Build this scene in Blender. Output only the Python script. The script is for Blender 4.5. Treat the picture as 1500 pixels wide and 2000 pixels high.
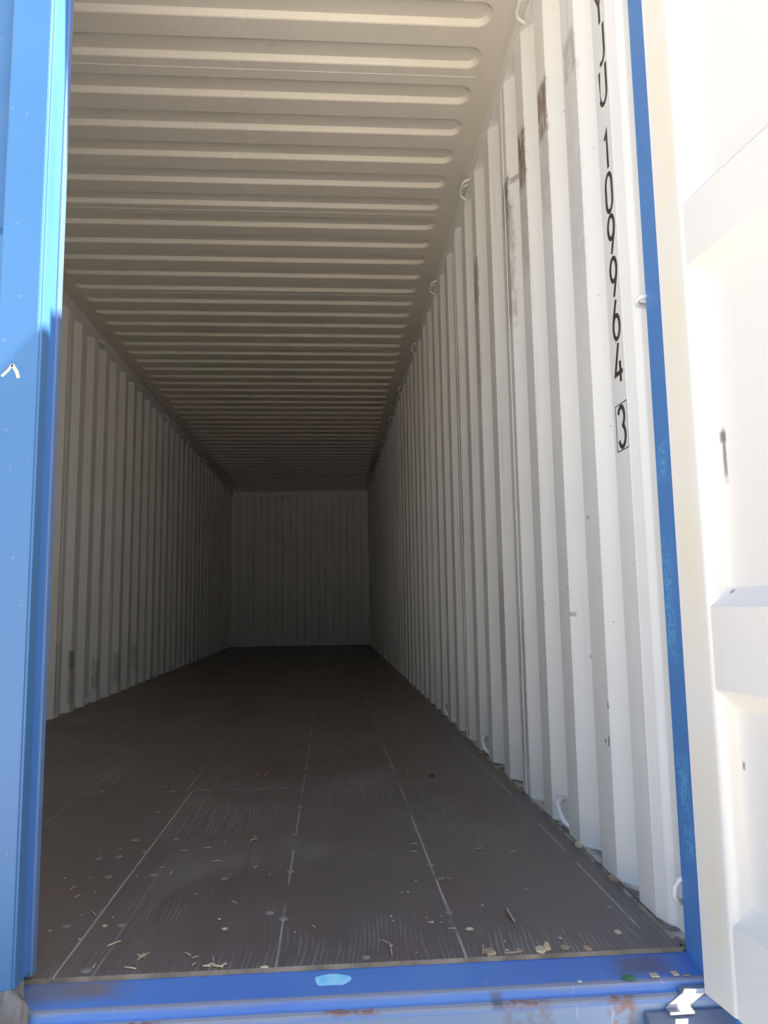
import bpy, bmesh, math, random
from mathutils import Vector, Matrix

# ------------------------------------------------------------------ scene, camera, light
for o in list(bpy.data.objects):
    bpy.data.objects.remove(o)
S = bpy.context.scene
COL = S.collection
random.seed(7)

W, H, L = 2.352, 2.69, 11.76            # inside width, height, length of the container (metres)
FPX = 1471.74
CAM = Vector((1.6835, -1.4764, 0.6494))
YAW, PITCH, ROLL = 0.0729024, 0.1245503, -0.0158599
_F = Vector((math.sin(YAW)*math.cos(PITCH), math.cos(YAW)*math.cos(PITCH), math.sin(PITCH)))
_R0 = Vector((math.cos(YAW), -math.sin(YAW), 0)); _U0 = _R0.cross(_F)
_R = _R0*math.cos(ROLL) + _U0*math.sin(ROLL)
_U = _U0*math.cos(ROLL) - _R0*math.sin(ROLL)
cam = bpy.data.cameras.new('camera')
cam.sensor_fit = 'VERTICAL'; cam.sensor_height = 24.0; cam.lens = 24.0*FPX/2000.0
cam.clip_start = 0.02; cam.clip_end = 300
camo = bpy.data.objects.new('camera', cam); COL.objects.link(camo)
camo.matrix_world = Matrix(((_R.x, _U.x, -_F.x, CAM.x), (_R.y, _U.y, -_F.y, CAM.y),
                            (_R.z, _U.z, -_F.z, CAM.z), (0, 0, 0, 1)))
S.camera = camo

SUNDIR = Vector((-1.0, 0.11, -1.20)).normalized()      # the way the sunlight travels
world = bpy.data.worlds.new('sky'); S.world = world; world.use_nodes = True
wn = world.node_tree.nodes; wl = world.node_tree.links; wn.clear()
sky = wn.new('ShaderNodeTexSky'); sky.sky_type = 'NISHITA'; sky.sun_disc = False
sky.sun_elevation = math.asin(-SUNDIR.z); sky.sun_rotation = math.atan2(-SUNDIR.x, -SUNDIR.y)
sky.air_density = 1.0; sky.dust_density = 3.0; sky.ozone_density = 1.0
bgn = wn.new('ShaderNodeBackground'); bgn.inputs['Strength'].default_value = 0.19
wo = wn.new('ShaderNodeOutputWorld')
wl.new(sky.outputs[0], bgn.inputs[0]); wl.new(bgn.outputs[0], wo.inputs[0])
sun = bpy.data.lights.new('sun', 'SUN'); sun.energy = 12.0; sun.angle = math.radians(0.55); sun.color = (1.0, 0.95, 0.87)
suno = bpy.data.objects.new('sun', sun); COL.objects.link(suno)
suno.rotation_euler = SUNDIR.to_track_quat('-Z', 'Y').to_euler(); suno.location = (8, -4, 9)
S.view_settings.view_transform = 'Standard'; S.view_settings.look = 'None'
S.view_settings.gamma = 1.0; S.view_settings.use_curve_mapping = False
S.view_settings.exposure = 1.17
S.cycles.max_bounces = 16; S.cycles.diffuse_bounces = 14; S.cycles.glossy_bounces = 4
S.cycles.caustics_reflective = False; S.cycles.caustics_refractive = False

def on_plane(px, axis, val):
    d = _F + _R*((px[0]-750)/FPX) - _U*((px[1]-1000)/FPX)
    t = (val-CAM[axis])/d[axis]
    return CAM + d*t

# ------------------------------------------------------------------ node helpers
class NT:
    """small expression helper on a material's node tree"""
    def __init__(self, name):
        self.mat = bpy.data.materials.new(name); self.mat.use_nodes = True
        self.t = self.mat.node_tree; self.n = self.t.nodes; self.l = self.t.links
        self.bsdf = self.n['Principled BSDF']
        tc = self.n.new('ShaderNodeTexCoord'); self.obj = tc.outputs['Object']
        sp = self.n.new('ShaderNodeSeparateXYZ'); self.l.new(self.obj, sp.inputs[0])
        self.x, self.y, self.z = sp.outputs
    def _in(self, s, v):
        if hasattr(v, 'is_linked') or isinstance(v, bpy.types.NodeSocket): self.l.new(v, s)
        else: s.default_value = v
    def m(self, op, a, b=0.0, c=0.0, clamp=False):
        n = self.n.new('ShaderNodeMath'); n.operation = op; n.use_clamp = clamp
        self._in(n.inputs[0], a); self._in(n.inputs[1], b)
        if len(n.inputs) > 2: self._in(n.inputs[2], c)
        return n.outputs[0]
    def vec(self, sx=1, sy=1, sz=1, off=(0, 0, 0), src=None):
        n = self.n.new('ShaderNodeMapping'); n.inputs['Scale'].default_value = (sx, sy, sz)
        n.inputs['Location'].default_value = off
        self.l.new(src or self.obj, n.inputs['Vector']); return n.outputs[0]
    def noise(self, scale, detail=3, rough=.5, v=None, dist=0.0):
        n = self.n.new('ShaderNodeTexNoise'); n.inputs['Scale'].default_value = scale
        n.inputs['Detail'].default_value = detail; n.inputs['Roughness'].default_value = rough
        n.inputs['Distortion'].default_value = dist
        self.l.new(v or self.obj, n.inputs['Vector']); return n.outputs['Fac']
    def ramp(self, v, a, b, lo=0.0, hi=1.0):
        n = self.n.new('ShaderNodeMapRange'); n.interpolation_type = 'SMOOTHSTEP'; n.clamp = True
        self._in(n.inputs[0], v); n.inputs[1].default_value = a; n.inputs[2].default_value = b
        n.inputs[3].default_value = lo; n.inputs[4].default_value = hi
        return n.outputs[0]
    def mix(self, f, a, b):
        n = self.n.new('ShaderNodeMix'); n.data_type = 'RGBA'
        self._in(n.inputs[0], f)
        for s, v in ((n.inputs[6], a), (n.inputs[7], b)):
            if isinstance(v, tuple): s.default_value = (*v, 1)
            else: self.l.new(v, s)
        return n.outputs[2]
    def box(self, centre, half, wob=0.0, scale=20.0, edge=0.25):
        """1 inside a noisy box patch with its own shape; None in centre leaves an axis free"""
        d = None
        for ax, c, h in zip((self.x, self.y, self.z), centre, half):
            if c is None: continue
            q = self.m('DIVIDE', self.m('ABSOLUTE', self.m('SUBTRACT', ax, c)), h)
            d = q if d is None else self.m('MAXIMUM', d, q)
        if wob:
            d = self.m('ADD', d, self.m('MULTIPLY', self.m('SUBTRACT', self.noise(scale, 4, .6), .5), wob))
        return self.ramp(d, 1+edge, 1-edge)
    def bump(self, h, strength=.3, dist=.002):
        n = self.n.new('ShaderNodeBump'); n.inputs['Strength'].default_value = strength
        n.inputs['Distance'].default_value = dist
        self.l.new(h, n.inputs['Height']); self.l.new(n.outputs[0], self.bsdf.inputs['Normal'])
    def out(self, col, rough=.5, metal=0.0, spec=.5):
        self._in(self.bsdf.inputs['Base Color'], (*col, 1) if isinstance(col, tuple) else col)
        self._in(self.bsdf.inputs['Roughness'], rough)
        self.bsdf.inputs['Metallic'].default_value = metal
        self.bsdf.inputs['Specular IOR Level'].default_value = spec
        return self.mat

CREAM = (0.87, 0.872, 0.85)
BLUE = (0.105, 0.275, 0.64)

def m_cream(name, base=CREAM, dirt=.10, stain=None):
    t = NT(name)
    c = t.mix(t.ramp(t.noise(1.6, 4, .6), .35, .75), base, tuple(v*(1-dirt*.5) for v in base))
    v = t.vec(30, 30, 1.2)
    c = t.mix(t.m('MULTIPLY', t.ramp(t.noise(1.0, 5, .65, v), .58, .78), dirt*2.2), c, (.36, .34, .32))
    return t, c

def mat_wall_side(name, smears):
    t, c = m_cream(name, dirt=.12)
    # grime at the foot of the sheet (splashes) and brown cargo smears with shapes of their own
    for (yc, zc, hy, hz, col, amt) in smears:
        f = t.box((None, yc, zc), (0, hy, hz), wob=.8, scale=34, edge=.22)
        st = t.ramp(t.noise(1.0, 4, .7, t.vec(40, 40, 12)), .26, .56)
        c = t.mix(t.m('MULTIPLY', t.m('MULTIPLY', f, st), amt), c, col)
    sp = t.ramp(t.noise(55, 2, .5), .735, .76)
    c = t.mix(t.m('MULTIPLY', sp, .55), c, (.30, .28, .26))
    t.bump(t.noise(3.0, 2, .5), .12, .004)
    return t.out(c, .42, 0, .4)

BRN, BLK, GRY = (.19, .105, .085), (.10, .085, .07), (.42, .36, .33)
M = {}
M['wall_r'] = mat_wall_side('cream painted corrugated steel with cargo smears', [
    (.655, 2.175, .046, .085, BRN, .85), (.655, 1.98, .046, .16, GRY, .35),
    (.905, 2.17, .042, .10, BRN, .95), (.905, 1.96, .042, .20, GRY, .4),
    (1.15, 2.15, .040, .075, BLK, .9), (1.14, 1.90, .045, .22, GRY, .7), (1.085, 2.205, .022, .012, BLK, .5),
    (1.735, 2.10, .04, .10, BLK, .55), (1.735, 1.85, .04, .25, GRY, .5),
    (.39, 2.15, .045, .06, GRY, .6), (.39, 1.80, .05, .3, GRY, .22),
    (2.27, 1.45, .04, .5, GRY, .35), (1.16, .35, .04, .25, GRY, .45), (1.45, .55, .04, .2, GRY, .35),
    (.345, .405, .005, .008, BLK, .9), (.352, .318, .004, .012, BLK, .9), (.375, .315, .006, .005, BLK, .8), (.42, .87, .010, .005, BLK, .6), (.60, .62, .012, .006, GRY, .8)])
M['wall_l'] = mat_wall_side('cream painted corrugated steel, left', [
    (3.66, .33, .035, .06, BLK, .75), (3.40, .25, .04, .2, GRY, .4), (3.66, .18, .04, .12, GRY, .6),
    (4.2, .2, .04, .1, BLK, .4), (4.75, .2, .04, .12, BLK, .35), (5.3, .25, .04, .12, GRY, .4)])
def f_():
    t, c = m_cream('cream painted steel'); t.bump(t.noise(5, 2), .1, .003); return t.out(c, .40, 0, .4)
M['cream'] = f_()
def f_():
    t, c = m_cream('cream painted roof sheet', (.80, .755, .67), .12)
    # pale worn patches of paint in one row across the roof sheets
    f = t.m('MULTIPLY', t.box((1.33, None, None), (.10, 0, 0), wob=1.4, scale=3, edge=.4), t.ramp(t.noise(14, 3), .58, .66))
    c = t.mix(t.m('MULTIPLY', f, .35), c, (.9, .86, .78))
    t.bump(t.noise(2.5, 2), .15, .006); return t.out(c, .45, 0, .4)
M['roof'] = f_()
def f_():
    t, c = m_cream('cream door paint with yellow glue stain', (.79, .77, .735), .05)
    f = t.m('MULTIPLY', t.box((.045, None, None), (.028, 0, 0), wob=.9, scale=4, edge=.5), t.ramp(t.noise(3, 3, .6), .35, .6))
    c = t.mix(t.m('MULTIPLY', f, .55), c, (.80, .72, .50))
    for (u, z, hu, hz) in ((.112, .895, .0045, .040), (.110, .925, .008, .009), (.103, .385, .003, .006), (.116, .665, .004, .003)):
        g = t.box((u, None, z), (hu, 0, hz), wob=.7, scale=60, edge=.4)
        c = t.mix(t.m('MULTIPLY', g, .8), c, (.16, .14, .14))
    t.bump(t.noise(4, 2), .12, .004)
    return t.out(c, .38, 0, .4)
M['door_in'] = f_()
def f_():
    t = NT('blue container paint')
    c = t.mix(t.ramp(t.noise(2.2, 4, .6), .35, .7), BLUE, (BLUE[0]*1.12, BLUE[1]*1.08, BLUE[2]*1.04))
    sp = t.ramp(t.noise(70, 2, .5), .72, .75)
    c = t.mix(t.m('MULTIPLY', sp, .35), c, (.30, .30, .33))
    return t.out(c, .42, 0, .5)
M['blue'] = f_()
def f_():
    t = NT('blue paint of left door with a scraped bare chevron')
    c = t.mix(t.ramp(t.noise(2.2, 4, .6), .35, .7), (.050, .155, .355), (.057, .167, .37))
    sp = t.ramp(t.noise(70, 2, .5), .72, .75)
    c = t.mix(t.m('MULTIPLY', sp, .30), c, (.30, .30, .33))
    return t.out(c, .40, 0, .5)
M['blue_door'] = f_()
def f_():
    t = NT('deep blue seam paint')
    return t.out((.055, .19, .54), .35)
M['blue_deep'] = f_()
def f_():
    t = NT('blue post paint with pale rubs')
    c = t.mix(t.ramp(t.noise(2.5, 3), .3, .7), (.085, .24, .58), (.10, .265, .61))
    for (z, hz, y, hy) in ((.66, .10, .0, .02), (.93, .035, -.005, .02), (.30, .05, -.01, .02), (.20, .03, -.02, .02)):
        f = t.m('MULTIPLY', t.box((None, y-.02, z), (0, hy, hz), wob=1.6, scale=30, edge=.5), t.ramp(t.noise(120, 2), .42, .6))
        c = t.mix(t.m('MULTIPLY', f, .65), c, (.16, .50, .80))
    sp = t.ramp(t.noise(90, 2, .5), .74, .76)
    c = t.mix(t.m('MULTIPLY', sp, .5), c, (.55, .62, .72))
    return t.out(c, .45)
M['blue_post'] = f_()
def f_():
    t = NT('worn blue sill paint with rust and dust')
    c = t.mix(t.ramp(t.noise(3, 4, .6), .3, .7), (.075, .19, .56), (.10, .235, .58))
    # dust collected on the stepped edge and the front lip
    d1 = t.box((None, -.0690, None), (0, .0042, 0), wob=.9, scale=8, edge=.5)
    c = t.mix(t.m('MULTIPLY', d1, .75), c, (.30, .29, .28))
    d2 = t.box((None, -.0880, None), (0, .0062, 0), wob=.8, scale=6, edge=.4)
    c = t.mix(t.m('MULTIPLY', d2, .85), c, (.36, .37, .38))
    fr = t.ramp(t.z, -.042, -.052)  # front face below the lip: skylight painted in as paler grey-blue
    c = t.mix(t.m('MULTIPLY', fr, t.ramp(t.noise(4, 4, .6), .2, .7, .55, .95)), c, (.27, .36, .49))
    # rust patches
    for (xc, yc, hx, hy) in ((1.255, -.02, .035, .012), (1.72, -.087, .035, .006), (2.02, -.087, .035, .007), (1.69, -.084, .02, .004), (2.19, -.09, .02, .008), (1.36, -.088, .03, .004)):
        f = t.m('MULTIPLY', t.box((xc, yc, None), (hx, hy, 0), wob=1.5, scale=35, edge=.5), t.ramp(t.noise(80, 3), .35, .6))
        c = t.mix(t.m('MULTIPLY', f, .8), c, (.26, .13, .07))
    g = t.m('MULTIPLY', t.box((1.22, -.02, None), (.09, .025, 0), wob=.9, scale=10, edge=.6), .7)
    c = t.mix(g, c, (.20, .185, .18))
    g = t.m('MULTIPLY', t.box((2.25, -.03, None), (.05, .022, 0), wob=.9, scale=12, edge=.6), .75)
    c = t.mix(g, c, (.13, .10, .13))
    g = t.m('MULTIPLY', t.box((1.97, -.08, -.035), (.010, .02, .010), wob=.8, scale=30, edge=.5), .7)
    c = t.mix(g, c, (.10, .10, .14))
    # thin bright scratches
    s = t.noise(1.0, 3, .6, t.vec(90, 9, 9, (0, 0, 0)))
    mask = t.m('MULTIPLY', t.ramp(s, .66, .70), t.ramp(t.noise(5, 2), .5, .6))
    c = t.mix(t.m('MULTIPLY', mask, .5), c, (.40, .52, .75))
    t.bump(t.noise(12, 3), .2, .002)
    return t.out(c, .45)
M['sill'] = f_()
def f_():
    t = NT('cyan touch-up paint'); f = t.ramp(t.noise(60, 3), .35, .6)
    return t.out(t.mix(f, (.22, .62, .95), (.36, .78, 1.0)), .35)
M['cyan'] = f_()
def f_():
    t = NT('dark brown film faced plywood')
    base = t.mix(t.ramp(t.noise(1.4, 4, .6), .3, .7), (.138, .117, .109), (.163, .136, .127))
    # worn through film shows the raised veneer grain, running with the length of the floor
    warp = t.m('ADD', t.m('MULTIPLY', t.noise(2.6, 2, .5, t.vec(1, .55, 1, (2, 7, 0))), .11), t.m('MULTIPLY', t.noise(9, 2, .5, t.vec(1, .5, 1)), .012))
    g = t.m('ADD', t.m('MULTIPLY', t.m('SINE', t.m('MULTIPLY', t.m('ADD', t.x, warp), 2*math.pi/.0105)), .5), .5)
    g = t.m('MULTIPLY', g, t.ramp(t.noise(1.0, 3, .6, t.vec(70, 6, 1)), .30, .62))
    worn = t.ramp(t.noise(1.7, 3, .6, t.vec(1.5, .9, 1, (3, 1, 0))), .47, .66)
    c = t.mix(t.m('MULTIPLY', t.m('MULTIPLY', t.ramp(g, .25, .8), worn), .75), base, (.27, .25, .245))
    red = t.ramp(t.noise(2.1, 3, .6, t.vec(1.5, .5, 1, (9, 4, 0))), .52, .68)
    c = t.mix(t.m('MULTIPLY', red, .35), c, (.125, .075, .074))
    dust = t.ramp(t.noise(2.6, 5, .7, t.vec(1, .7, 1, (5, 2, 0))), .52, .74)
    c = t.mix(t.m('MULTIPLY', dust, .30), c, (.25, .24, .235))
    # drag scuffs across the floor
    sc = t.m('MULTIPLY', t.ramp(t.noise(1.0, 4, .6, t.vec(5, 55, 1)), .63, .70), t.ramp(t.noise(2.2, 2), .45, .62))
    c = t.mix(t.m('MULTIPLY', sc, .5), c, (.22, .205, .195))
    # chalk setting-out lines: broken, along the screws
    brk = t.ramp(t.noise(4.5, 3, .6), .40, .55)
    for xx, w_, a in ((1.581, .0022, .75), (1.932, .0026, .9), (2.300, .0022, .85), (.80, .0022, .5), (.42, .0022, .5), (1.255, .0014, .45)):
        f = t.box((xx, None, None), (w_, 0, 0), edge=.3)
        c = t.mix(t.m('MULTIPLY', t.m('MULTIPLY', f, brk), a), c, (.42, .40, .37))
    fr = t.m('ABSOLUTE', t.m('SUBTRACT', t.m('FRACT', t.m('DIVIDE', t.m('ADD', t.y, -.06), .3)), .5))
    f = t.m('MULTIPLY', t.ramp(fr, .007, .002), t.ramp(t.noise(3.0, 3), .42, .6))
    c = t.mix(t.m('MULTIPLY', f, .40), c, (.26, .25, .24))
    sp = t.ramp(t.noise(60, 2, .5), .745, .77)
    c = t.mix(t.m('MULTIPLY', sp, .7), c, (.34, .32, .28))
    hgt = t.m('ADD', t.m('MULTIPLY', t.m('MULTIPLY', g, worn), 1.0), t.m('MULTIPLY', t.noise(25, 3), .25))
    t.bump(hgt, .35, .002)
    return t.out(c, t.m('ADD', .42, t.m('MULTIPLY', dust, .2)), 0, .45)
M['ply'] = f_()
def f_():
    t = NT('raw plywood edge with dust')
    return t.out(t.mix(t.ramp(t.noise(14, 4, .6), .3, .7), (.14, .115, .085), (.31, .265, .20)), .8)
M['ply_edge'] = f_()
def f_():
    t = NT('pale joint filler in the floor seams')
    return t.out(t.mix(t.ramp(t.noise(3, 4, .6), .35, .6), (.26, .25, .235), (.46, .445, .42)), .7)
M['seam'] = f_()
def f_():
    t = NT('dusty plugged screw head')
    return t.out(t.mix(t.ramp(t.noise(90, 3), .3, .7), (.20, .19, .18), (.33, .315, .30)), .7)
M['screw'] = f_()
def f_():
    t = NT('dirty bottom rail and sealant')
    c = t.mix(t.ramp(t.noise(13, 5, .65), .42, .58), (.55, .54, .51), (.17, .155, .14))
    t.bump(t.noise(40, 3), .4, .003); return t.out(c, .6)
M['rail_dirty'] = f_()
def f_():
    t = NT('tan sealant bead with dirt')
    c = t.mix(t.ramp(t.noise(16, 4, .6), .35, .65), (.42, .37, .30), (.16, .14, .12))
    t.bump(t.noise(60, 3), .6, .003); return t.out(c, .75)
M['sealant'] = f_()
def plain(name, a, b, scale, rough, metal=0.0, spec=.5, bump=0):
    t = NT(name); c = t.mix(t.ramp(t.noise(scale, 4, .6), .3, .7), a, b)
    if bump: t.bump(t.noise(scale*2, 3), .5, bump)
    return t.out(c, rough, metal, spec)
M['print'] = plain('black stencil paint', (.045, .040, .042), (.065, .058, .06), 40, .55)
M['straw'] = plain('dry straw', (.50, .43, .26), (.62, .55, .36), 60, .7)
M['chip'] = plain('pale wood chip', (.60, .50, .33), (.70, .60, .42), 50, .75)
M['brown_chip'] = plain('weathered wood chip', (.34, .25, .16), (.46, .36, .25), 50, .8)
M['leaf'] = plain('dry tan leaf', (.42, .29, .19), (.55, .40, .28), 60, .75)
M['crumb'] = plain('pale crumb', (.55, .53, .48), (.68, .66, .60), 60, .8)
M['green'] = plain('green plastic scrap', (.015, .17, .06), (.03, .26, .10), 40, .3)
M['black_scrap'] = plain('black rubber scrap', (.035, .033, .032), (.06, .055, .05), 40, .6)
M['galv'] = plain('worn galvanised steel', (.42, .43, .45), (.55, .56, .58), 40, .42, .92)
M['galv_dirty'] = plain('dusty galvanised steel', (.36, .33, .29), (.50, .47, .42), 25, .7, .15, .4, .003)
M['rubber'] = plain('dusty rubber gasket', (.15, .145, .14), (.25, .24, .23), 22, .8, 0, .3, .004)
M['gasket'] = plain('grey blue rubber lip', (.085, .165, .34), (.10, .185, .37), 12, .5)
M['bare'] = plain('scraped bare metal and primer', (.50, .48, .42), (.62, .60, .55), 60, .6)
M['keeper_shade'] = plain('dusty blue steel with painted shade', (.13, .16, .24), (.17, .20, .28), 14, .5)  # keeper base, coloured dark to stand for shade on the sill front
M['concrete'] = plain('sunlit dusty concrete yard', (.50, .45, .375), (.56, .50, .42), 1.1, .9)

# ------------------------------------------------------------------ geometry helpers
class MB:
    def __init__(self): self.v = []; self.f = []; self.mi = []; self.sm = []
    def add(self, vs, fs, mi=0, smooth=False):
        o = len(self.v); self.v += [tuple(p) for p in vs]
        for k, f in enumerate(fs):
            self.f.append([i+o for i in f]); self.mi.append(mi[k] if isinstance(mi, list) else mi); self.sm.append(smooth)
        return self
    def box(self, lo, hi, mi=0):
        (a, b, c), (d, e, g) = lo, hi
        return self.add([(a, b, c), (d, b, c), (d, e, c), (a, e, c), (a, b, g), (d, b, g), (d, e, g), (a, e, g)],
                 [(3, 2, 1, 0), (4, 5, 6, 7), (0, 1, 5, 4), (1, 2, 6, 5), (2, 3, 7, 6), (3, 0, 4, 7)], mi)
    def prism(self, poly, a, b, to3, mi=0, smooth=False):
        n = len(poly)
        vs = [to3(p, a) for p in poly] + [to3(p, b) for p in poly]
        self.add(vs, [(i, (i+1) % n, n+(i+1) % n, n+i) for i in range(n)], mi, smooth)
        self.add(vs, [tuple(range(n-1, -1, -1)), tuple(range(n, 2*n))], mi)
        return self
    def tube(self, pts, r, n=8, mi=0):
        pts = [Vector(p) for p in pts]; rings = []; up = Vector((0.31, 0.17, 0.93))
        for i, p in enumerate(pts):
            t = (pts[min(i+1, len(pts)-1)]-pts[max(i-1, 0)]).normalized()
            a = t.cross(up).normalized(); b = t.cross(a)
            rr = r[i] if isinstance(r, (list, tuple)) else r
            rings.append([p+(a*math.cos(2*math.pi*k/n)+b*math.sin(2*math.pi*k/n))*rr for k in range(n)])
        vs = [q for rg in rings for q in rg]; fs = []
        for i in range(len(pts)-1):
            for k in range(n):
                fs.append((i*n+k, i*n+(k+1) % n, (i+1)*n+(k+1) % n, (i+1)*n+k))
        self.add(vs, fs, mi, True)
        self.add(vs, [tuple(range(n-1, -1, -1)), tuple(range((len(pts)-1)*n, len(pts)*n))], mi)
        return self
    def build(self, name, mats, parent=None, bevel=0.0, fix=True, segs=2):
        me = bpy.data.meshes.new(name); me.from_pydata(self.v, [], self.f)
        for m_ in (mats if isinstance(mats, (list, tuple)) else [mats]): me.materials.append(m_)
        for p, mi, s in zip(me.polygons, self.mi, self.sm): p.material_index = mi; p.use_smooth = s
        if fix:
            bm = bmesh.new(); bm.from_mesh(me); bmesh.ops.remove_doubles(bm, verts=bm.verts, dist=1e-6)
            bmesh.ops.recalc_face_normals(bm, faces=bm.faces); bm.to_mesh(me); bm.free()
        o = bpy.data.objects.new(name, me); COL.objects.link(o)
        if parent: o.parent = parent
        if bevel:
            b = o.modifiers.new('bevel', 'BEVEL'); b.width = bevel; b.segments = segs; b.limit_method = 'ANGLE'; b.angle_limit = math.radians(40)
        return o
def tag(o, label=None, cat=None, group=None, kind=None):
    if label: o['label'] = label
    if cat: o['category'] = cat
    if group: o['group'] = group
    if kind: o['kind'] = kind
    return o
def empty(name, loc=(0, 0, 0), rz=0.0):
    o = bpy.data.objects.new(name, None); COL.objects.link(o); o.location = loc; o.rotation_euler = (0, 0, rz)
    o.empty_display_size = .1
    return o

# ------------------------------------------------------------------ ground
GZ = -0.175
g = MB().add([(-60, -60, GZ), (60, -60, GZ), (60, 60, GZ), (-60, 60, GZ)], [(0, 1, 2, 3)]).build('ground', M['concrete'])
tag(g, 'pale dusty concrete yard that the container stands on', 'ground', kind='structure')

# ------------------------------------------------------------------ floor
floor = MB().box((0, .006, -.028), (W, L, -.0012)).build('floor', M['seam'])
tag(floor, 'dark brown plywood floor of the shipping container', 'floor', kind='structure')
GAP = .0021
panels = []
rows_r = [.0, 1.388] + [1.388+2.30*k for k in range(1, 5)] + [L]
for r in range(len(rows_r)-1):
    y0, y1 = rows_r[r], rows_r[r+1]
    xs = (1.185 if r == 0 else 1.163)
    gp = GAP if r == 0 else .0011
    for (x0, x1) in ((.004, xs-gp), (xs+gp, W-.004)):
        a, b = y0 + (.0 if r == 0 else .0014), y1-.0014
        mb = MB().box((x0, a, -.024), (x1, b, 0.0)); mb.mi = [1, 0, 1, 1, 1, 1]
        o = mb.build('plywood_panel', [M['ply'], M['ply_edge']], floor, bevel=.0006, segs=1)
        panels.append((x0, x1, a, b, o))
def panel_at(x, y):
    for (x0, x1, a, b, o) in panels:
        if x0 <= x <= x1 and a <= y <= b: return o
    return None
n = 14
disc = MB(); vs = [(0, 0, .0011)]
for k in range(n):
    a = 2*math.pi*k/n; vs.append((.0095*math.cos(a), .0095*math.sin(a), .0009))
for k in range(n):
    a = 2*math.pi*k/n; vs.append((.0102*math.cos(a), .0102*math.sin(a), -.0008))
disc.add(vs, [(0, 1+k, 1+(k+1) % n) for k in range(n)] + [(1+k, 1+n+k, 1+n+(k+1) % n, 1+(k+1) % n) for k in range(n)])
sc0 = disc.build('screw_head', M['screw']); sc_used = False
screws = [(129, 1809), (237, 1807), (168, 1896), (715, 1870), (553, 1795), (567, 1702), (574, 1630), (586, 1577), (877, 1782), (840, 1688),
          (810, 1622), (794, 1570), (762, 1551), (825, 1551), (811, 1528), (344, 1639), (264, 1641), (232, 1673), (212, 1713), (300, 1709),
          (284, 1663), (308, 1586), (337, 1545), (405, 1543), (552, 1538), (520, 1528), (597, 1501), (374, 1508), (765, 1362), (527, 1783),
          (765, 1497), (1100, 1664), (193, 1677), (156, 1559), (438, 1716), (1190, 1772)]
for q in screws:
    p = on_plane(q, 2, 0.0); pan = panel_at(p.x, p.y)
    if pan is None: pan = panel_at(p.x+.012, p.y) or floor
    o = sc0 if not sc_used else sc0.copy()
    if sc_used: COL.objects.link(o)
    sc_used = True
    o.parent = pan; o.location = (p.x, p.y, 0)
    s = random.uniform(.8, 1.1); o.scale = (s, s, 1)
# sealant beads along both floor edges
for side, xe in (('l', .003), ('r', W-.003)):
    mb = MB(); N_ = 160
    vs = []; fs = []
    sg = 1 if side == 'l' else -1
    for i in range(N_+1):
        y = .004 + (L-.01)*(i/N_)**1.6
        w = .004 + .004*random.random(); h = .002+.003*random.random()
        vs += [(xe-sg*.003, y, -.002), (xe, y, h), (xe+sg*w, y, h*.6), (xe+sg*(w+.002), y, -.0005)]
    for i in range(N_):
        for k in range(3):
            fs.append((i*4+k, i*4+k+1, i*4+5+k, i*4+4+k))
    mb.add(vs, fs).build('sealant_bead', M['sealant'], floor)

# ------------------------------------------------------------------ side walls
D = .036
flats_r = [(.128, .215), (.342, .44), (.606, .70), (.86, .95), (1.114, 1.215), (1.404, 1.495), (1.70, 1.785)]
c = 2.008
while c < L-.12:
    flats_r.append((c-.046, c+.046)); c += .2775
flats_l = []
c = 3.405-.2775*12
while c < L-.12:
    flats_l.append((c-.046, c+.046)); c += .2775
ZB, ZT = .004, 2.612

def side_panel(profile, sx, mat, parent):
    """profile: (y, depth) points of the inner face; sheet 2 mm thick, blue outside"""
    x_in = (lambda d: W+d) if sx > 0 else (lambda d: -d)
    n = len(profile); vs = []; fs = []; mi = []
    for off in (0.0, .002):
        for (y, d) in profile:
            vs.append((x_in(d+off), y, ZB)); vs.append((x_in(d+off), y, ZT))
    for i in range(n-1):
        fs.append((2*i, 2*i+1, 2*i+3, 2*i+2)); mi.append(0)
        k = 2*n; fs.append((k+2*i, k+2*i+2, k+2*i+3, k+2*i+1)); mi.append(1)
        fs.append((2*i+1, k+2*i+1, k+2*i+3, 2*i+3)); mi.append(0)
        fs.append((2*i, 2*i+2, k+2*i+2, k+2*i)); mi.append(0)
    for i in (0, n-1):
        k = 2*n; fs.append((2*i, k+2*i, k+2*i+1, 2*i+1)); mi.append(0)
    return MB().add(vs, fs, mi).build('wall_panel', [mat, M['blue']], parent, bevel=0)

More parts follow.
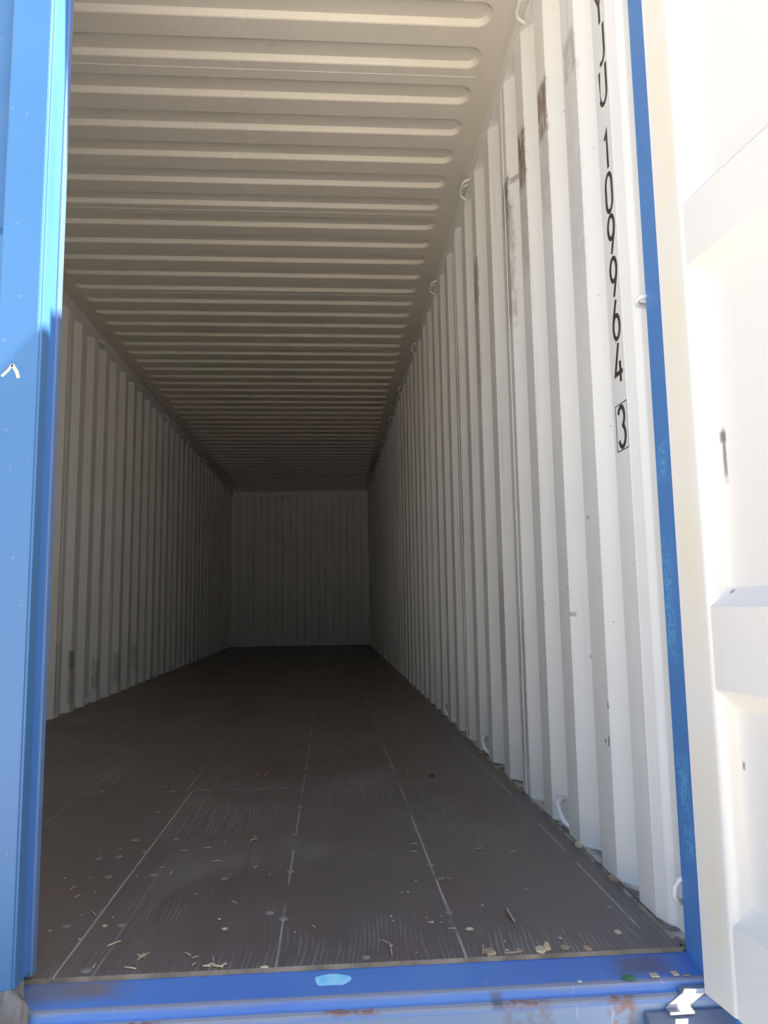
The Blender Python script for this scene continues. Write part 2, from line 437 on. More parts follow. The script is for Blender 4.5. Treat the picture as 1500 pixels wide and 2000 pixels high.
def side_wall(name, flats, sx, mat, ystart, label):
    root = tag(empty(name, (W if sx > 0 else 0, 0, 0)), label, 'wall', kind='structure')
    pts = [(ystart, 0.0)]
    for (a, b) in flats:
        if a > ystart+.1:
            pts += [(a-.055, D), (a, 0.0)]
        elif a > ystart+.002:
            pts += [(a, 0.0)]
        pts += [(b, 0.0), (b+.055, D)]
    pts = [p for p in pts if p[0] < L-.06] 
    pts += [(L-.055, pts[-1][1]), (L, 0.0)] if pts[-1][1] > 0 else [(L, 0.0)]
    joints = [(flats[i][0]+flats[i][1])/2 for i in range(4, len(flats)-2, 4)]
    segs = []; cur = []
    js = list(joints)
    for (y, d) in pts:
        if js and y > js[0]:
            cur.append((js[0], 0.0)); segs.append(cur); cur = [(js[0], 0.0)]; js.pop(0)
        cur.append((y, d))
    segs.append(cur)
    root_inv = Matrix.Translation((-root.location.x, 0, 0))
    for sgm in segs:
        o = side_panel(sgm, sx, mat, root); o.matrix_parent_inverse = root_inv
    x = W if sx > 0 else 0
    for j in joints:
        poly = [(.004*math.cos(a)*1.0, -.0022*math.sin(a)) for a in [math.pi*k/6 for k in range(7)]]
        mb = MB().prism(poly, ZB, ZT, lambda p, z: (x+sx*p[1], j+p[0], z))
        o = mb.build('weld_bead', M['cream'], root); o.matrix_parent_inverse = root_inv
    return root, root_inv
wall_right, inv_r = side_wall('wall_right', flats_r, 1, M['wall_r'], .128, 'cream corrugated steel right wall of the container bearing the painted number')
wall_left, inv_l = side_wall('wall_left', flats_l, -1, M['wall_l'], .0, 'cream corrugated steel left wall of the container behind the closed door')

# ------------------------------------------------------------------ back wall
cb = tag(empty('wall_back', (W/2, L, 0)), 'cream corrugated steel end wall closing the far end of the container', 'wall', kind='structure')
binv = Matrix.Translation((-W/2, -L, 0))
prof = [(0.0, 0.0)]; x = .11
while x < W-.2:
    prof += [(x, 0.0), (x+.018, .04), (x+.1245, .04), (x+.1245+.018, 0.0)]; x += .249
prof.append((W, 0.0))
def back_sheet(pr):
    n = len(pr); vs = []; fs = []; mi = []
    for off in (0, .002):
        for (x, d) in pr: vs += [(x, L+d+off, .012), (x, L+d+off, H-.09)]
    for i in range(n-1):
        fs.append((2*i, 2*i+2, 2*i+3, 2*i+1)); mi.append(0)
        k = 2*n; fs.append((k+2*i, k+2*i+1, k+2*i+3, k+2*i+2)); mi.append(1)
    return MB().add(vs, fs, mi).build('wall_panel', [M['cream'], M['blue']], cb)
third = [0, 13, 25, len(prof)-1]
for a, b in zip(third[:-1], third[1:]):
    back_sheet(prof[a:b+1]).matrix_parent_inverse = binv
o = MB().box((0, L-.012, H-.095), (W, L+.05, H+.012)).build('header_rail', M['cream'], cb, bevel=.006); o.matrix_parent_inverse = binv
o = MB().box((0, L-.008, -.16), (W, L+.05, .014)).build('bottom_rail', M['cream'], cb, bevel=.004); o.matrix_parent_inverse = binv
for x0, x1 in ((-.04, .075), (W-.075, W+.04)):
    o = MB().box((x0, L-.020, .0), (x1, L+.06, H)).build('corner_post', M['cream'], cb, bevel=.008); o.matrix_parent_inverse = binv
    o = MB().box((x0, L-.035, H-.118), (x1+.0 if x0 > 1 else x1+.02, L+.06, H-.0)).build('corner_gusset', M['cream'], cb, bevel=.004); o.matrix_parent_inverse = binv

# ------------------------------------------------------------------ roof
ceil = MB()
PITCH_R, FAR0 = .2086, .9415
start = .985-4*PITCH_R; ncell = int((L-.22-start)/PITCH_R); end = start+ncell*PITCH_R
ceil.box((-.03, -.09, H), (W+.03, start, H+.004)); ceil.box((-.03, end, H), (W+.03, L+.05, H+.004))
ceiling = ceil.build('ceiling', M['roof'])
tag(ceiling, 'cream corrugated steel roof sheets seen from below inside the container', 'ceiling', kind='structure')
def roof_cell(mb, y0):
    y1 = y0+PITCH_R; a, b = y0+.049, y0+PITCH_R-.0435      # slot from a to b
    e0, e1 = .088, W-.088; rad, run, dep = .050, .018, .019
    def loop(ins, r):
        pts = []
        for cx, cy, s in ((e1-ins-r, b-ins-r, 0), (e0+ins+r, b-ins-r, 90), (e0+ins+r, a+ins+r, 180), (e1-ins-r, a+ins+r, 270)):
            for k in range(7):
                t = math.radians(s+15*k); pts.append((cx+r*math.cos(t), cy+r*math.sin(t)))
        return pts
    lo = loop(0, rad); mid = loop(run*.25, rad-run*.25); hi = loop(run, rad-run)
    rect = []
    xs_ = ((W+.03, y1), (-.03, y1), (-.03, y0), (W+.03, y0))
    for q in range(4):
        X, Y = xs_[q]
        for k in range(7):
            px, py = lo[q*7+k]
            near_end = (k < 3) if q in (0, 2) else (k > 3)
            if k == 3: rect.append((X, Y))
            elif near_end: rect.append((X, py))
            else: rect.append((px, Y))
    n = 28
    vs = [(p[0], p[1], H) for p in rect] + [(p[0], p[1], H) for p in lo] + [(p[0], p[1], H+dep*.12) for p in mid] + [(p[0], p[1], H+dep) for p in hi]
    fs = []
    for ring in range(3):
        for k in range(n):
            fs.append((ring*n+k, ring*n+(k+1) % n, (ring+1)*n+(k+1) % n, (ring+1)*n+k))
    fs.append(tuple(range(3*n, 4*n)))
    mb.add(vs, fs)
ROOF_OFF = -1.0
k = 0
while k < ncell:
    mb = MB(); m_ = min(5, ncell-k)
    for j in range(m_): roof_cell(mb, start+(k+j)*PITCH_R)
    o = mb.build('roof_panel', [M['roof'], M['blue']], ceiling, fix=False)
    me = o.data; bm = bmesh.new(); bm.from_mesh(me); bmesh.ops.remove_doubles(bm, verts=bm.verts, dist=1e-6)
    bm.normal_update()
    for f in bm.faces:                                   # underside faces look down, the sheet thickens upwards
        if f.normal.z > 0: f.normal_flip()
    bm.to_mesh(me); bm.free()
    sol = o.modifiers.new('sheet', 'SOLIDIFY'); sol.thickness = .002; sol.offset = ROOF_OFF; sol.material_offset = 1
    if k: MB().box((.09, start+k*PITCH_R-.0012, H-.0012), (W-.09, start+k*PITCH_R+.0012, H+.001)).build('weld_bead', M['cream'], ceiling)
    k += m_

# ------------------------------------------------------------------ rails, posts, sill, header
def trim(name, mb, mat, label, cat, bevel=.004):
    return tag(mb.build(name, mat, bevel=bevel), label, cat, kind='structure')
trim('trim_1', MB().box((W-.003, .128, ZT-.004), (W+.058, L+.05, H-.0005)), M['cream'], 'cream top side rail between the roof and the right wall', 'rail')
trim('trim_2', MB().box((-.058, -.0, ZT-.004), (.003, L+.05, H-.0005)), M['cream'], 'cream top side rail between the roof and the left wall', 'rail')
trim('trim_3', MB().box((W+.0005, .13, -.16), (W+.052, L+.05, ZB)), M['rail_dirty'], 'dirty bottom side rail at the foot of the right wall', 'rail', .002)
trim('trim_4', MB().box((-.052, .0, -.16), (-.0005, L+.05, ZB)), M['rail_dirty'], 'dirty bottom side rail at the foot of the left wall', 'rail', .002)
# sill
SP = [(.004, -.030), (.004, -.0085), (-.004, -.0085), (-.068, -.0215), (-.0725, -.0235), (-.0765, -.0355), (-.0790, -.0375), (-.0900, -.0400), (-.0935, -.0425), (-.0955, -.0470), (-.0955, -.165), (-.05, -.165)]
sill = MB().prism(SP, -.04, W+.04, lambda p, x: (x, p[0], p[1]))
sill = trim('trim_5', sill, M['sill'], 'worn blue steel door sill with rust spots in front of the floor', 'door sill', .0)
sm = MB(); vs = []
N_ = 26; ctr = (1.683, -.0285)
for k in range(N_):
    a = 2*math.pi*k/N_
    vs.append((ctr[0]+.032*math.copysign(abs(math.cos(a))**.7, math.cos(a))*(1+.08*math.sin(3*a+1)), ctr[1]+.0135*math.copysign(abs(math.sin(a))**.8, math.sin(a))*(1+.1*math.sin(5*a)), 0))
vs = [(x, y, -.0085+(-.0215+.0085)*((-.004-y)/.064)+.0006) for (x, y, _) in vs]
o = sm.add(vs + [(x, y, z-.0006) for (x, y, z) in vs], [tuple(range(N_))] + [(k, (k+1) % N_, N_+(k+1) % N_, N_+k) for k in range(N_)]).build('paint_patch', M['cyan'], sill)
tag(o, 'bright cyan touch-up paint dab')
# right corner post: blue outer section, cream inner return with a rounded ridge
post = tag(empty('trim_6', (W+.02, -.03, -.16)), 'right rear corner post, blue outside and cream inside', 'corner post', kind='structure')
pinv = Matrix.Translation(-Vector(post.location))
o = MB().box((W+.001, -.0945, -.172), (W+.045, .006, 2.72)).build('post_outer', M['blue_post'], post, bevel=.003); o.matrix_parent_inverse = pinv
o = MB().box((W+.022, -.178, .098), (W+.060, -.060, 2.70)).box((W+.022, -.178, -.10), (W+.060, -.060, .03)).build('sun_block_flange', M['blue_post'], post, bevel=.003); o.matrix_parent_inverse = pinv  # unseen flange added to block sun at the hinge gap, slotted for the keeper
ridge = [(W+.048, .0062), (W+.0201, .0062), (W+.020, .070)]
for k in range(1, 9):
    q = k/8; ridge.append((W+.020-.012*(3*q*q-2*q*q*q), .070+.028*q))
ridge += [(W+.0005, .1265), (W-.0006, .1285), (W-.0006, .131), (W+.003, .131), (W+.048, .131)]
o = MB().prism(ridge, .0042, 2.60, lambda p, z: (p[0], p[1], z)).build('post_inner', M['cream'], post); o.matrix_parent_inverse = pinv
for pl in o.data.polygons: pl.use_smooth = False
o = MB().box((W-.004, .0062, -.16), (W+.048, .131, .0041)).build('post_foot', M['rail_dirty'], post, bevel=.001); o.matrix_parent_inverse = pinv
# cargo bars welded to the post
for z in (.095, 1.284, 2.30):
    pts = [(W+.012, .006, z+.030), (W-.002, .008, z+.024), (W-.008, .012, z+.008), (W-.008, .018, z-.010), (W-.002, .024, z-.020), (W+.012, .030, z-.026)] if z < 1 or z > 2 else \
          [(W+.012, .004, z+.010), (W-.010, .008, z+.006), (W-.014, .014, z), (W-.010, .022, z-.004), (W+.012, .026, z-.006)]
    o = MB().tube(pts, .006, 10).build('lashing_bar', M['cream'], post); o.matrix_parent_inverse = pinv
post_l = MB().box((-.045, -.0945, -.172), (-.001, .006, 2.72))
trim('trim_7', post_l, M['blue_post'], 'left rear corner post, blue painted steel beside the closed door', 'corner post', .003)
trim('trim_8', MB().box((-.04, -.0945, 2.585), (W+.0008, -.0, 2.72)), M['blue'], 'blue steel door header above the container opening', 'door header', .004)

# lashing rings on the walls
def ring_top(y, sx, parent, inv):
    x = W if sx > 0 else 0
    P = [(.0, -.052, .004), (-.026, -.050, -.006), (-.036, -.040, -.014), (-.036, -.01, -.017), (-.036, .03, -.020), (-.030, .046, -.026), (-.012, .052, -.034), (.0, .053, -.040)]
    mb = MB().tube([(x+sx*p[0], y+p[1], 2.622+p[2]) for p in P], .0062, 10)
    mb.tube([(x+sx*.0, y-.012, 2.628), (x-sx*.034, y-.010, 2.606)], .0055, 8)
    o = mb.build('lashing_ring', M['cream'], parent); o.matrix_parent_inverse = inv
def ring_bot(y, sx, parent, inv):
    x = W if sx > 0 else 0
    P = [(.030, -.055, .004), (.012, -.050, .012), (-.006, -.034, .030), (-.010, -.006, .052), (-.006, .022, .066), (.008, .042, .072), (.026, .052, .070)]
    mb = MB().tube([(x+sx*p[0], y+p[1], ZB+p[2]-.002) for p in P], [.0075, .0075, .0075, .0072, .007, .007, .007], 10)
    o = mb.build('lashing_ring', M['cream'], parent); o.matrix_parent_inverse = inv
for k in range(10):
    if k < 9: ring_top(.735+1.105*k, 1, wall_right, inv_r)
    if k < 9: ring_bot(.762+1.105*k, 1, wall_right, inv_r)
for k in range(3, 10):
    ring_top(.73+1.105*k, -1, wall_left, inv_l); ring_bot(.70+1.105*k, -1, wall_left, inv_l)

# ------------------------------------------------------------------ painted number on the right wall
def arc(cx, cy, rx, ry, a0, a1, n=12):
    return [(cx+rx*math.cos(math.radians(a0+(a1-a0)*k/n)), cy+ry*math.sin(math.radians(a0+(a1-a0)*k/n))) for k in range(n+1)]
GL = {
 'Y': [[(.02, 1), (.5, .50), (.98, 1)], [(.5, .52), (.5, 0)]],
 'J': [[(.88, 1), (.88, .28)] + arc(.50, .26, .38, .26, 0, -125, 10)],
 'U': [[(.08, 1), (.08, .26)] + arc(.5, .27, .42, .27, 180, 360, 14) + [(.92, 1)]],
 '1': [[(.28, .84), (.58, .985), (.58, 0)]],
 '0': [arc(.5, .70, .38, .30, 0, 180, 14) + arc(.5, .30, .38, .30, 180, 360, 14) + [(.88, .70)]],
 '9': [arc(.5, .70, .38, .30, -38, 322, 26), [(.88, .70), (.86, .58), (.80, .46), (.42, 0)]],
 '6': [arc(.5, .30, .38, .30, 142, 502, 26), [(.12, .30), (.14, .42), (.20, .54), (.58, 1)]],
 '4': [[(.58, 1), (.05, .24), (.95, .24)], [(.68, .52), (.68, 0)]],
 '3': [arc(.47, .75, .36, .25, 160, -80, 16) , arc(.47, .27, .40, .27, 80, -160, 16)],
}
def ribbon(mb, pts, w, to3):
    pts = [Vector((p[0], p[1])) for p in pts]; n = len(pts); Lf, Rt = [], []
    closed = (pts[0]-pts[-1]).length < 1e-6
    for i in range(n):
        if closed and i in (0, n-1): a, b = pts[n-2], pts[1]
        else: a, b = pts[max(i-1, 0)], pts[min(i+1, n-1)]
        t0 = (pts[i]-a); t1 = (b-pts[i]); t0 = t0.normalized() if t0.length > 1e-9 else t1.normalized(); t1 = t1.normalized() if t1.length > 1e-9 else t0
        t = (t0+t1).normalized(); nn = Vector((-t.y, t.x)); k = 1/max(.5, nn.dot(Vector((-t0.y, t0.x))))
        Lf.append(pts[i]+nn*w/2*k); Rt.append(pts[i]-nn*w/2*k)
    vs = [to3(p, 0) for p in Lf]+[to3(p, 0) for p in Rt]+[to3(p, 1) for p in Lf]+[to3(p, 1) for p in Rt]
    fs = []
    for i in range(n-1):
        fs += [(i, i+1, n+i+1, n+i), (2*n+i, 3*n+i, 3*n+i+1, 2*n+i+1), (i, 2*n+i, 2*n+i+1, i+1), (n+i, n+i+1, 3*n+i+1, 3*n+i)]
    fs += [(0, n, 3*n, 2*n), (n-1, 3*n-1, 4*n-1, 2*n-1)]
    mb.add(vs, fs)
CH, CW, YC = .093, .048, .164
def glyph(ch, zc, name):
    mb = MB(); seen = 0.0
    for s in GL[ch]:
        seen += .00006
        ribbon(mb, [(p[0]*CW, p[1]*CH) for p in s], .0105,
               lambda p, k, s_=seen: (W-.0007-s_ if k else W+.0001, YC+CW/2-p[0], zc-CH/2+p[1]))
    o = mb.build(name, M['print'], wall_right, fix=True); o.matrix_parent_inverse = inv_r
    return o
for ch, z in zip('YJU', (2.105, 1.999, 1.893)): tag(glyph(ch, z, 'painted_letter'), 'black painted letter ' + ch)
for ch, z in zip('109964', (1.7245, 1.617, 1.5115, 1.406, 1.303, 1.199)): tag(glyph(ch, z, 'painted_digit'), 'black painted digit ' + ch)
tag(glyph('3', 1.0485, 'painted_digit'), 'black painted digit 3 inside a thin frame')
mb = MB(); hw, hh = .0335, .0535
ribbon(mb, [(-hw, -hh), (hw, -hh), (hw, hh), (-hw, hh), (-hw, -hh)], .0022, lambda p, k: (W-.0007 if k else W+.0001, YC-p[0], 1.0485+p[1]))
o = mb.build('digit_frame', M['print'], wall_right); o.matrix_parent_inverse = inv_r

# ------------------------------------------------------------------ left door (closed)
d1 = tag(empty('door_1', (.6, -.05, .02)), 'closed blue left door leaf of the container with rubber edge', 'door', kind='structure')
dinv = Matrix.Translation(-Vector(d1.location))
DZ0, DZ1 = .022, 2.575; XE = 1.1535
def dpart(mb, name, mat, bevel=.0, par=None):
    o = mb.build(name, mat, par or d1, bevel=bevel)
    if par is None: o.matrix_parent_inverse = dinv
    return o
dpart(MB().box((XE-.079, -.0930, DZ0), (XE-.0035, -.048, DZ1)), 'edge_stile', M['blue_door'], .004)
dpart(MB().box((.012, -.0930, DZ0), (.09, -.048, DZ1)), 'hinge_stile', M['blue_door'], .004)
dpart(MB().box((.09, -.0930, DZ0), (XE-.079, -.050, DZ0+.11)), 'bottom_stile', M['blue_door'], .004)
dpart(MB().box((.09, -.0930, DZ1-.11), (XE-.079, -.050, DZ1)), 'top_stile', M['blue_door'], .004)
# corrugated panel
def door_profile(z0, z1, recs, run=.03, d=.03):
    pr = [(z0, 0.0)]
    for (a, b) in recs: pr += [(a, 0.0), (a+run, d), (b-run, d), (b, 0.0)]
    return pr + [(z1, 0.0)]
RECS = [(.137, .505), (.640, 1.238), (1.352, 1.950), (2.07, 2.445)]
pr = door_profile(DZ0+.10, DZ1-.10, RECS)
poly = [(z, -.0915+d) for z, d in pr] + [(z, -.0895+d) for z, d in reversed(pr)]
dpart(MB().prism(poly, .088, XE-.078, lambda p, x: (x, p[1], p[0])), 'door_panel', M['blue_door'])
dpart(MB().box((.02, -.050, DZ0+.01), (XE-.012, -.046, DZ1-.01)), 'inner_plate', M['cream'])
# meeting edge: fold, deep groove, rubber lip
dpart(MB().box((XE-.006, -.0885, DZ0-.002), (XE, -.0525, DZ1)), 'edge_fold', M['blue_door'], .0025)
dpart(MB().box((XE-.030, -.0525, DZ0-.002), (XE-.0035, -.0150, DZ1)), 'edge_groove', M['blue_deep'], .0015)
dpart(MB().box((XE-.024, -.0160, DZ0-.012), (XE+.0015, .0065, DZ1)), 'rubber_lip', M['gasket'], .003)
dpart(MB().prism([(-.090, .024), (-.052, .024), (-.050, -.006), (-.060, -.0175), (-.082, -.021), (-.094, -.006)], .02, XE+.002, lambda p, x: (x, p[0], p[1])), 'bottom_gasket', M['rubber'])
# lumpy dirty end of the gasket at the meeting corner
mb = MB(); bmx = bmesh.new(); bmesh.ops.create_icosphere(bmx, subdivisions=3, radius=1.0)
for v in bmx.verts:
    p = v.co; k_ = 1+.16*math.sin(5*p.x+3*p.z)+.12*math.sin(7*p.y-4*p.z+1)+.08*math.sin(13*p.x*p.y+2)
    v.co = Vector((XE-.004+.030*p.x*k_, -.0870+.018*p.y*k_, -.014+.034*p.z*k_))
vs = [tuple(v.co) for v in bmx.verts]; fs = [tuple(v.index for v in f.verts) for f in bmx.faces]; bmx.free()
dpart(mb.add(vs, fs, 0, True), 'gasket_end', M['rubber'])
# scraped chevron on the stile
mb = MB()
q0, q1, q2 = [on_plane(q, 1, -.0936) for q in ((3, 735), (24, 712), (36, 738))]
for a, b, w in ((q0, q1, .005), (q1, q2, .0065)):
    ribbon(mb, [(a.x, a.z), ((a.x*.5+b.x*.5)+.002, a.z*.5+b.z*.5), (b.x, b.z)], w, lambda p, k: (p[0], -.0936 if k else -.0929, p[1]))
tag(dpart(mb, 'scrape', M['bare']), 'pale scraped chevron mark')
# locking rod with guides and handle hub
rodx = .985
dpart(MB().tube([(rodx, -.125, .03), (rodx, -.125, 2.56)], .017, 16), 'locking_rod', M['galv_dirty'])
for z in (.30, .95, 1.65, 2.30):
    dpart(MB().box((rodx-.035, -.146, z-.025), (rodx+.035, -.092, z+.025)), 'rod_guide', M['galv_dirty'], .006)

# ------------------------------------------------------------------ cam keepers on the sill
k1 = tag(empty('cam_keeper', (2.30, -.0958, -.05)), 'bare shiny bent steel lock keeper on the sill beside the open door', 'lock keeper')
kinv = Matrix.Translation((-2.30, .0958, .05))
bend = [(-.076, -.0300), (-.085, -.0292), (-.091, -.0305), (-.0955, -.0360), (-.0985, -.0500), (-.102, -.0530), (-.116, -.0535), (-.116, -.0590), (-.100, -.0585), (-.0967, -.0540), (-.0920, -.0380), (-.088, -.0350), (-.076, -.0350)]
def skew(z): return -.040*min(1, max(0, (-.030-z)/.023))
o = MB().prism(bend, 2.304, 2.349, lambda p, xx: (xx+skew(p[1]), p[0], p[1])).build('bent_plate', M['galv'], k1, bevel=.0008)
o.matrix_parent_inverse = kinv
o = MB().prism([(-.0960, -.168), (-.0960, -.060), (-.104, -.058), (-.128, -.074), (-.150, -.082), (-.150, -.168)], 2.225, 2.385, lambda p, xx: (xx, p[0], p[1])).build('base_block', M['keeper_shade'], k1, bevel=.003)
o.matrix_parent_inverse = kinv
k2 = tag(empty('cam_keeper', (1.072, -.0965, -.05)), 'dusty beige lock keeper on the sill under the closed left door', 'lock keeper')
MB().box((-.06, -.040, -.055), (.058, -.0006, .060)).build('keeper_block', M['galv_dirty'], k2, bevel=.008)
MB().tube([(-.005, -.060, -.03), (-.005, -.060, .05)], .016, 12).build('cam_pin', M['galv_dirty'], k2)

# ------------------------------------------------------------------ right door (open)
HX, HY = 2.3035, -.165
ang = math.atan2(-1, .115)
d2 = tag(empty('door_2', (HX, HY, 0), ang), 'cream inner side of the right door leaf swung open beyond the blue post', 'door', kind='structure')
# local: x along the leaf away from the hinge, y towards outside (+x of the world), z up
def lp(mb, name, mat, bevel=0.0): return mb.build(name, mat, d2, bevel=bevel)
LW = 1.165; T0, T1 = 0.0, .045
ST = .094
def stile(u0, u1, mb=None, r=.016, side=1):
    pts = []
    # rounded edge towards the panel, plain at the other side
    for k in range(7):
        a = math.radians(90*k/6); pts.append((u1-r+r*math.sin(a), r-r*math.cos(a)))
    pl = [(u0, .003), (u0+.003, 0.0)] + pts + [(u1, T1), (u0, T1)]
    return MB().prism(pl, .0, 2.565, lambda p, z: (p[0], p[1], z))
o = lp(stile(0, ST), 'hinge_stile', M['door_in'])
pl = [(LW-ST, T1), (LW-ST, .004), (LW-ST+.004, 0), (LW-.003, 0), (LW, .003), (LW, T1)]
lp(MB().prism(pl, 0, 2.565, lambda p, z: (p[0], p[1], z)), 'edge_stile', M['door_in'])
pr = door_profile(.0, 2.565, RECS, run=.032, d=.031)
poly = [(z, .0015+d) for z, d in pr] + [(z, .0040+d) for z, d in reversed(pr)]
lp(MB().prism(poly, ST-.004, LW-ST+.004, lambda p, u: (u, p[1], p[0])), 'door_panel', M['door_in'])
lp(MB().box((.004, T1-.001, .004), (LW-.004, T1+.003, 2.561)), 'outer_skin', M['blue_door'])
lp(MB().box((.0, .012, 2.565), (LW, T1, 2.572)), 'top_gasket', M['rubber'])
for u in (.20, LW-.20):
    lp(MB().tube([(u, T1+.035, .03), (u, T1+.035, 2.54)], .017, 12), 'locking_rod', M['galv_dirty'])
for z in (.28, .95, 1.65, 2.30):
    lp(MB().box((-.05, T1+.004, z-.05), (.12, T1+.014, z+.05)), 'hinge', M['galv_dirty'], .004)

# ------------------------------------------------------------------ debris on the floor and sill
def sill_z(y):
    if y > -.004: return -.0085
    if y > -.068: return -.0085+(-.013)*((-.004-y)/.064)
    return -.0225
def place(o, p): o.location = p; return o
def where(p):
    a = ('on the plywood behind the closed door' if p.x < 1.178 else 'between the central seam and first chalk line' if p.x < 1.581
         else 'between the two chalk lines' if p.x < 1.932 else 'between a chalk line and the right wall')
    b = ('just behind the sill' if p.y < .17 else 'short of the cross joint' if p.y < 1.385 else 'beyond the cross joint')
    return a + ', ' + b
def straw(q0, q1, w=.0022, mat='straw', name='straw', label=None, group=None, cat='straw', z=0.0):
    a, b = on_plane(q0, 2, z), on_plane(q1, 2, z)
    c = (a+b)/2; d = b-a; ln = max(d.length, .008); t = d.normalized(); nrm = Vector((-t.y, t.x, 0))
    bow = random.uniform(-.03, .03)*ln
    P = []
    for k in range(6):
        s = k/5-.5; P.append(t*(s*ln)+nrm*(bow*(1-4*s*s))+Vector((0, 0, w*.5+.0004+.0008*(1-4*s*s))))
    mb = MB().tube(P, [w*.4, w*.5, w*.5, w*.5, w*.48, w*.36], 6)
    o = place(mb.build(name, M[mat]), c)
    return tag(o, label or 'thin straw sliver '+where(c), cat, group if label else 'straw slivers scattered on the floor')
def chip(q, wpx, hpx, mat, name, label, cat, group=None, z=None, rot=0.0, thick=.0018, n=5, tilt=0.0):
    p = on_plane(q, 2, 0.0 if z is None else z)
    dist = (p-CAM).length; sx = wpx/FPX*dist/2; dep = math.asin(min(1, (CAM.z-p.z)/dist)); sy = hpx/FPX*dist/2/max(.25, math.sin(dep))
    pts = []
    for k in range(n):
        a = 2*math.pi*(k+.5)/n; r = random.uniform(.95, 1.3)
        pts.append((sx*r*math.cos(a)*.9, sy*r*math.sin(a)*.75))
    mb = MB().prism(pts, 0, thick, lambda v, zz: (v[0], v[1], zz))
    o = place(mb.build(name, M[mat], bevel=.0005), p); o.rotation_euler = (tilt, 0, rot)
    if tilt: o.location.z += abs(sy*math.sin(tilt))*.9
    return tag(o, label, cat, group)
def crumb(q, px, mat='crumb', name='crumb', label=None, group='pale crumbs on the floor', cat='crumb', flat=.5):
    p = on_plane(q, 2, 0.0); r = px/FPX*(p-CAM).length/2*.8
    bm = bmesh.new(); bmesh.ops.create_icosphere(bm, subdivisions=1, radius=1)
    ex = random.uniform(.8, 1.6)
    vs = [(v.co.x*r*ex*random.uniform(.75, 1.2), v.co.y*r*random.uniform(.75, 1.2), r*flat+v.co.z*r*flat) for v in bm.verts]
    fs = [tuple(v.index for v in f.verts) for f in bm.faces]; bm.free()
    o = place(MB().add(vs, fs).build(name, M[mat]), p); o.rotation_euler.z = random.uniform(0, 3)
    return tag(o, label or 'pale crumb '+where(p), cat, group)
STR = [((177, 1778), (188, 1791)), ((147, 1754), (157, 1748)), ((136, 1740), (147, 1732)), ((181, 1893), (188, 1883)),
       ((360, 1862), (372, 1868)), ((376, 1873), (389, 1869)), ((375, 1887), (384, 1882)), ((415, 1869), (418, 1879)), ((747, 1838), (757, 1844)),
       ((876, 1815), (890, 1815)), ((352, 1663), (366, 1663)), ((398, 1657), (412, 1657)), ((415, 1683), (431, 1682)), ((312, 1696), (322, 1695)),
       ((496, 1697), (504, 1692)), ((802, 1664), (815, 1664)), ((803, 1649.5), (816, 1649)), ((219, 1439), (235, 1435)), ((239, 1421), (255, 1419)),
       ((220, 1529), (233, 1522)), ((110, 1462), (117, 1458)), ((193, 1547), (206, 1549)), ((928, 1659), (944, 1658)), ((996, 1665), (1011, 1663)),
       ((794, 1503), (798, 1511)), ((501, 1517), (507, 1510)), ((517, 1516), (522, 1509)), ((452, 1761), (462, 1765)), ((332, 1709), (339, 1702)), ((608, 1809), (616, 1813))]
for a, b in STR: straw(a, b)
straw((209, 1851), (237, 1840), .0036, label='longest pale straw stalk, lying between the floor seam and a dried leaf', cat='straw')
straw((243, 1891), (266, 1894), .0028, label='straw sliver lying along the plywood edge below the star-shaped leaf', cat='straw')
straw((989, 1777), (1005, 1803), .0065, mat='brown_chip', name='stick', label='grey brown flat stick on the floor pointing towards the wood chips', cat='stick')
straw((943, 1848), (944, 1864), .004, mat='leaf', name='twig', label='short tan twig standing beside the square wood chip', cat='twig')
straw((488, 1644), (502, 1640), .0045, mat='leaf', name='twig', label='tan forked twig piece on the worn middle of the floor', cat='twig')
straw((496, 1633), (501, 1641), .0035, mat='leaf', name='twig', label='upright tan twig piece touching the forked twig', cat='twig')
straw((760, 1842), (766, 1868), .003, mat='leaf', name='twig', label='thin curled brown twig near the round screw at the sill', cat='twig')
for k in range(5):
    a = (396+9*k, 1890-random.uniform(0, 4)); b = (412+8*k, 1889-random.uniform(-2, 5))
    straw(a, b, .0034, label='pale straw stalk in the small heap at the plywood edge', group='heap of straw at the plywood edge', cat='straw')
# star-shaped dry leaf
p = on_plane((277.5, 1869), 2, 0); vs = [(0, 0, .004)]; fs = []
for k in range(10):
    a = 2*math.pi*k/10+.4; r = (.0135 if k % 2 == 0 else .0042)*random.uniform(.8, 1.15)
    vs.append((r*math.cos(a), r*1.3*math.sin(a), .001+(.004 if k % 4 == 0 else .0)))
fs = [(0, 1+k, 1+(k+1) % 10) for k in range(10)]
o = MB().add(vs, fs).build('dry_leaf', M['leaf'], fix=False); o.location = p
so = o.modifiers.new('thick', 'SOLIDIFY'); so.thickness = .0009
tag(o, 'star-shaped curled tan dry leaf near the blue left door', 'leaf')
chip((957, 1862), 24, 13, 'brown_chip', 'wood_chip', 'large square brown wood chip at the plywood edge', 'wood chip', rot=.3, n=4, thick=.005)
chip((917, 1815), 13, 6, 'chip', 'wood_chip', 'pale pointed wood chip beside the chalk line and floor screw', 'wood chip', rot=.2)
chip((1207, 1821), 12, 8, 'chip', 'wood_chip', 'pale tan wood chip lying alone in the floor corner by the right wall', 'wood chip', n=5)
chip((1014, 1857), 13, 7, 'brown_chip', 'wood_chip', 'small round brown wood flake right behind the sill', 'wood chip', n=6)
chip((1057, 1856), 20, 11, 'chip', 'wood_chip', 'tan wood flake in the middle of the chips along the sill', 'wood chip', n=6, thick=.004)
chip((1069, 1855), 11, 10, 'leaf', 'dry_leaf', 'curled tan leaf scrap leaning on the flakes along the sill', 'leaf', n=5, tilt=.5, thick=.0015)
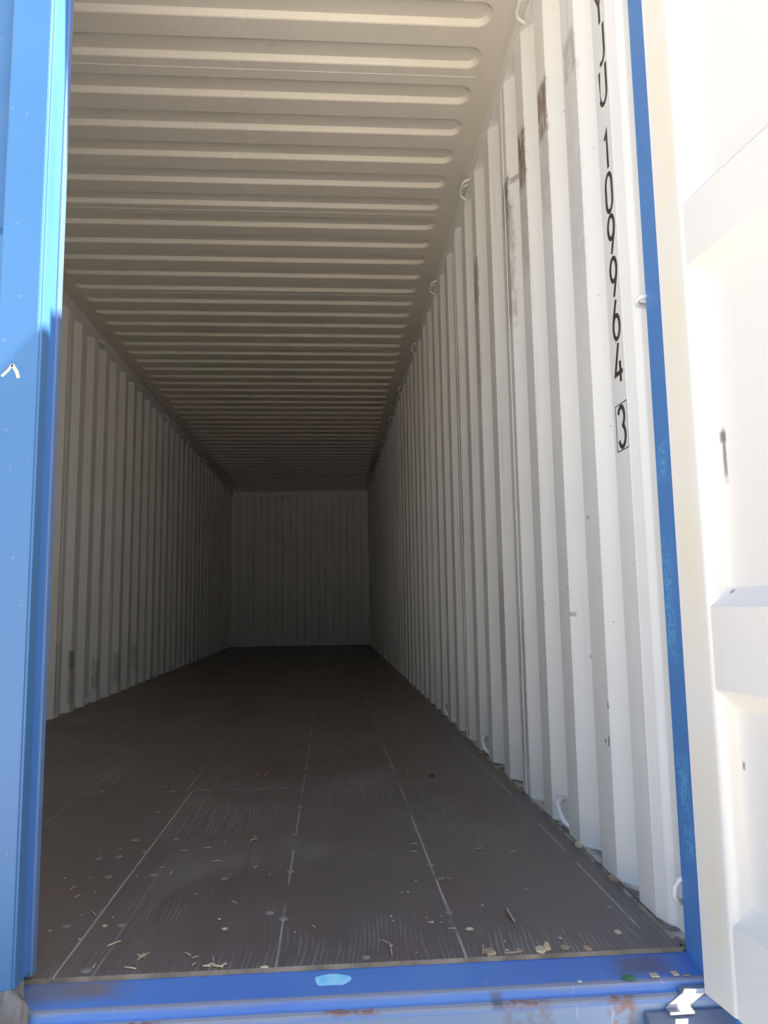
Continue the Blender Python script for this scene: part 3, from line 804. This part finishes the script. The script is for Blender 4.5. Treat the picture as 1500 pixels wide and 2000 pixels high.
chip((1103, 1851), 18, 8, 'brown_chip', 'wood_chip', 'thin brown bark flake between the tan flake and the darker bark', 'wood chip', rot=.6, n=5)
chip((1148, 1853), 16, 9, 'leaf', 'bark_flake', 'dark tan bark flake at the end of the row along the sill', 'bark', n=5)
chip((1000, 1861), 26, 3, 'leaf', 'bark_flake', 'long narrow tan bark strip along the plywood edge', 'bark', n=6)
chip((205, 1809), 9, 4, 'straw', 'straw_flake', 'small pale straw flake beside the central floor seam', 'straw flake', n=5)
chip((517, 1889), 14, 4, 'chip', 'wood_chip', 'pale narrow wood chip on the plywood edge below the chalk line', 'wood chip', n=5)
chip((439, 1815), 10, 4, 'chip', 'wood_chip', 'tiny tan wood chip on the wavy grained plywood', 'wood chip', n=5)
chip((843, 1516), 10, 5, 'black_scrap', 'rubber_scrap', 'small black scrap lying on the floor deeper in the container', 'scrap', n=6, thick=.005)
chip((1201, 1718), 20, 10, 'leaf', 'dirt_clump', 'tan clump of dirt at the foot of the right wall', 'dirt', n=7, thick=.008)
chip((1131, 1653), 16, 9, 'chip', 'dirt_clump', 'pale clump of dirt at the wall foot beside a lashing ring', 'dirt', n=7, thick=.008)
def on_sill(q):
    y = -.05
    for _ in range(8):
        p = on_plane(q, 2, sill_z(y)); y = p.y
    return sill_z(y)
for q, w, h, mt, nm, lb, ct in [
    ((1277, 1905), 18, 9, 'chip', 'wood_chip', 'pale wood chip on the blue sill beside the dark stain', 'wood chip'),
    ((1319, 1902), 14, 9, 'chip', 'wood_chip', 'pale squarish wood chip on the blue sill next to the blue post', 'wood chip'),
    ((1340, 1905), 18, 2.5, 'brown_chip', 'straw_flake', 'thin brown sliver on the blue sill at the foot of the post', 'straw flake'),
    ((1226, 1909), 24, 9, 'green', 'plastic_scrap', 'green crumpled plastic scrap on the blue sill', 'scrap'),
    ((1132, 1917), 9, 4, 'crumb', 'crumb', 'pale crumb on the blue sill edge', 'crumb')]:
    o = chip(q, w, h, mt, nm, lb, ct, z=on_sill(q)+.0006, n=4 if nm != 'plastic_scrap' else 7, thick=.0015)
CR = [(155, 1835, 5), (159, 1788, 4), (97, 1819, 4.5), (220, 1793, 5), (185, 1744, 4), (382, 1747, 4.5), (429, 1796, 5), (200, 1546, 4), (764, 1791, 6), (768, 1799, 4), (813, 1861, 4.5),
      (833, 1793, 4), (838, 1802, 5), (844, 1803, 8), (942, 1770, 6.5), (986, 1840, 6), (1094, 1834, 7), (990, 1857, 6), (526, 1709, 4.5), (642, 1573, 4), (865, 1716, 5), (872, 1714, 4), (878, 1716, 4), (859, 1718, 4),
      (812, 1721, 5), (797, 1743, 5), (785, 1744, 4), (884, 1616, 5), (1028, 1738, 5), (1073, 1743, 3.5), (440, 1645, 5), (383, 1406, 4), (576, 1821, 4), (743, 1838, 3), (862, 1790, 4), (878, 1801, 4), (862, 1802, 3.5),
      (764, 1848, 6), (113, 1436, 3), (147, 1462, 3), (106, 1476, 3), (127, 1716, 4), (176, 1715, 4), (268, 1713, 4), (193, 1661, 4), (235, 1658, 4), (1017, 1625, 3.5), (921, 1571, 3.5), (925, 1594, 3.5), (1148, 1640, 3)]
for x, y, s in CR: crumb((x, y), s)
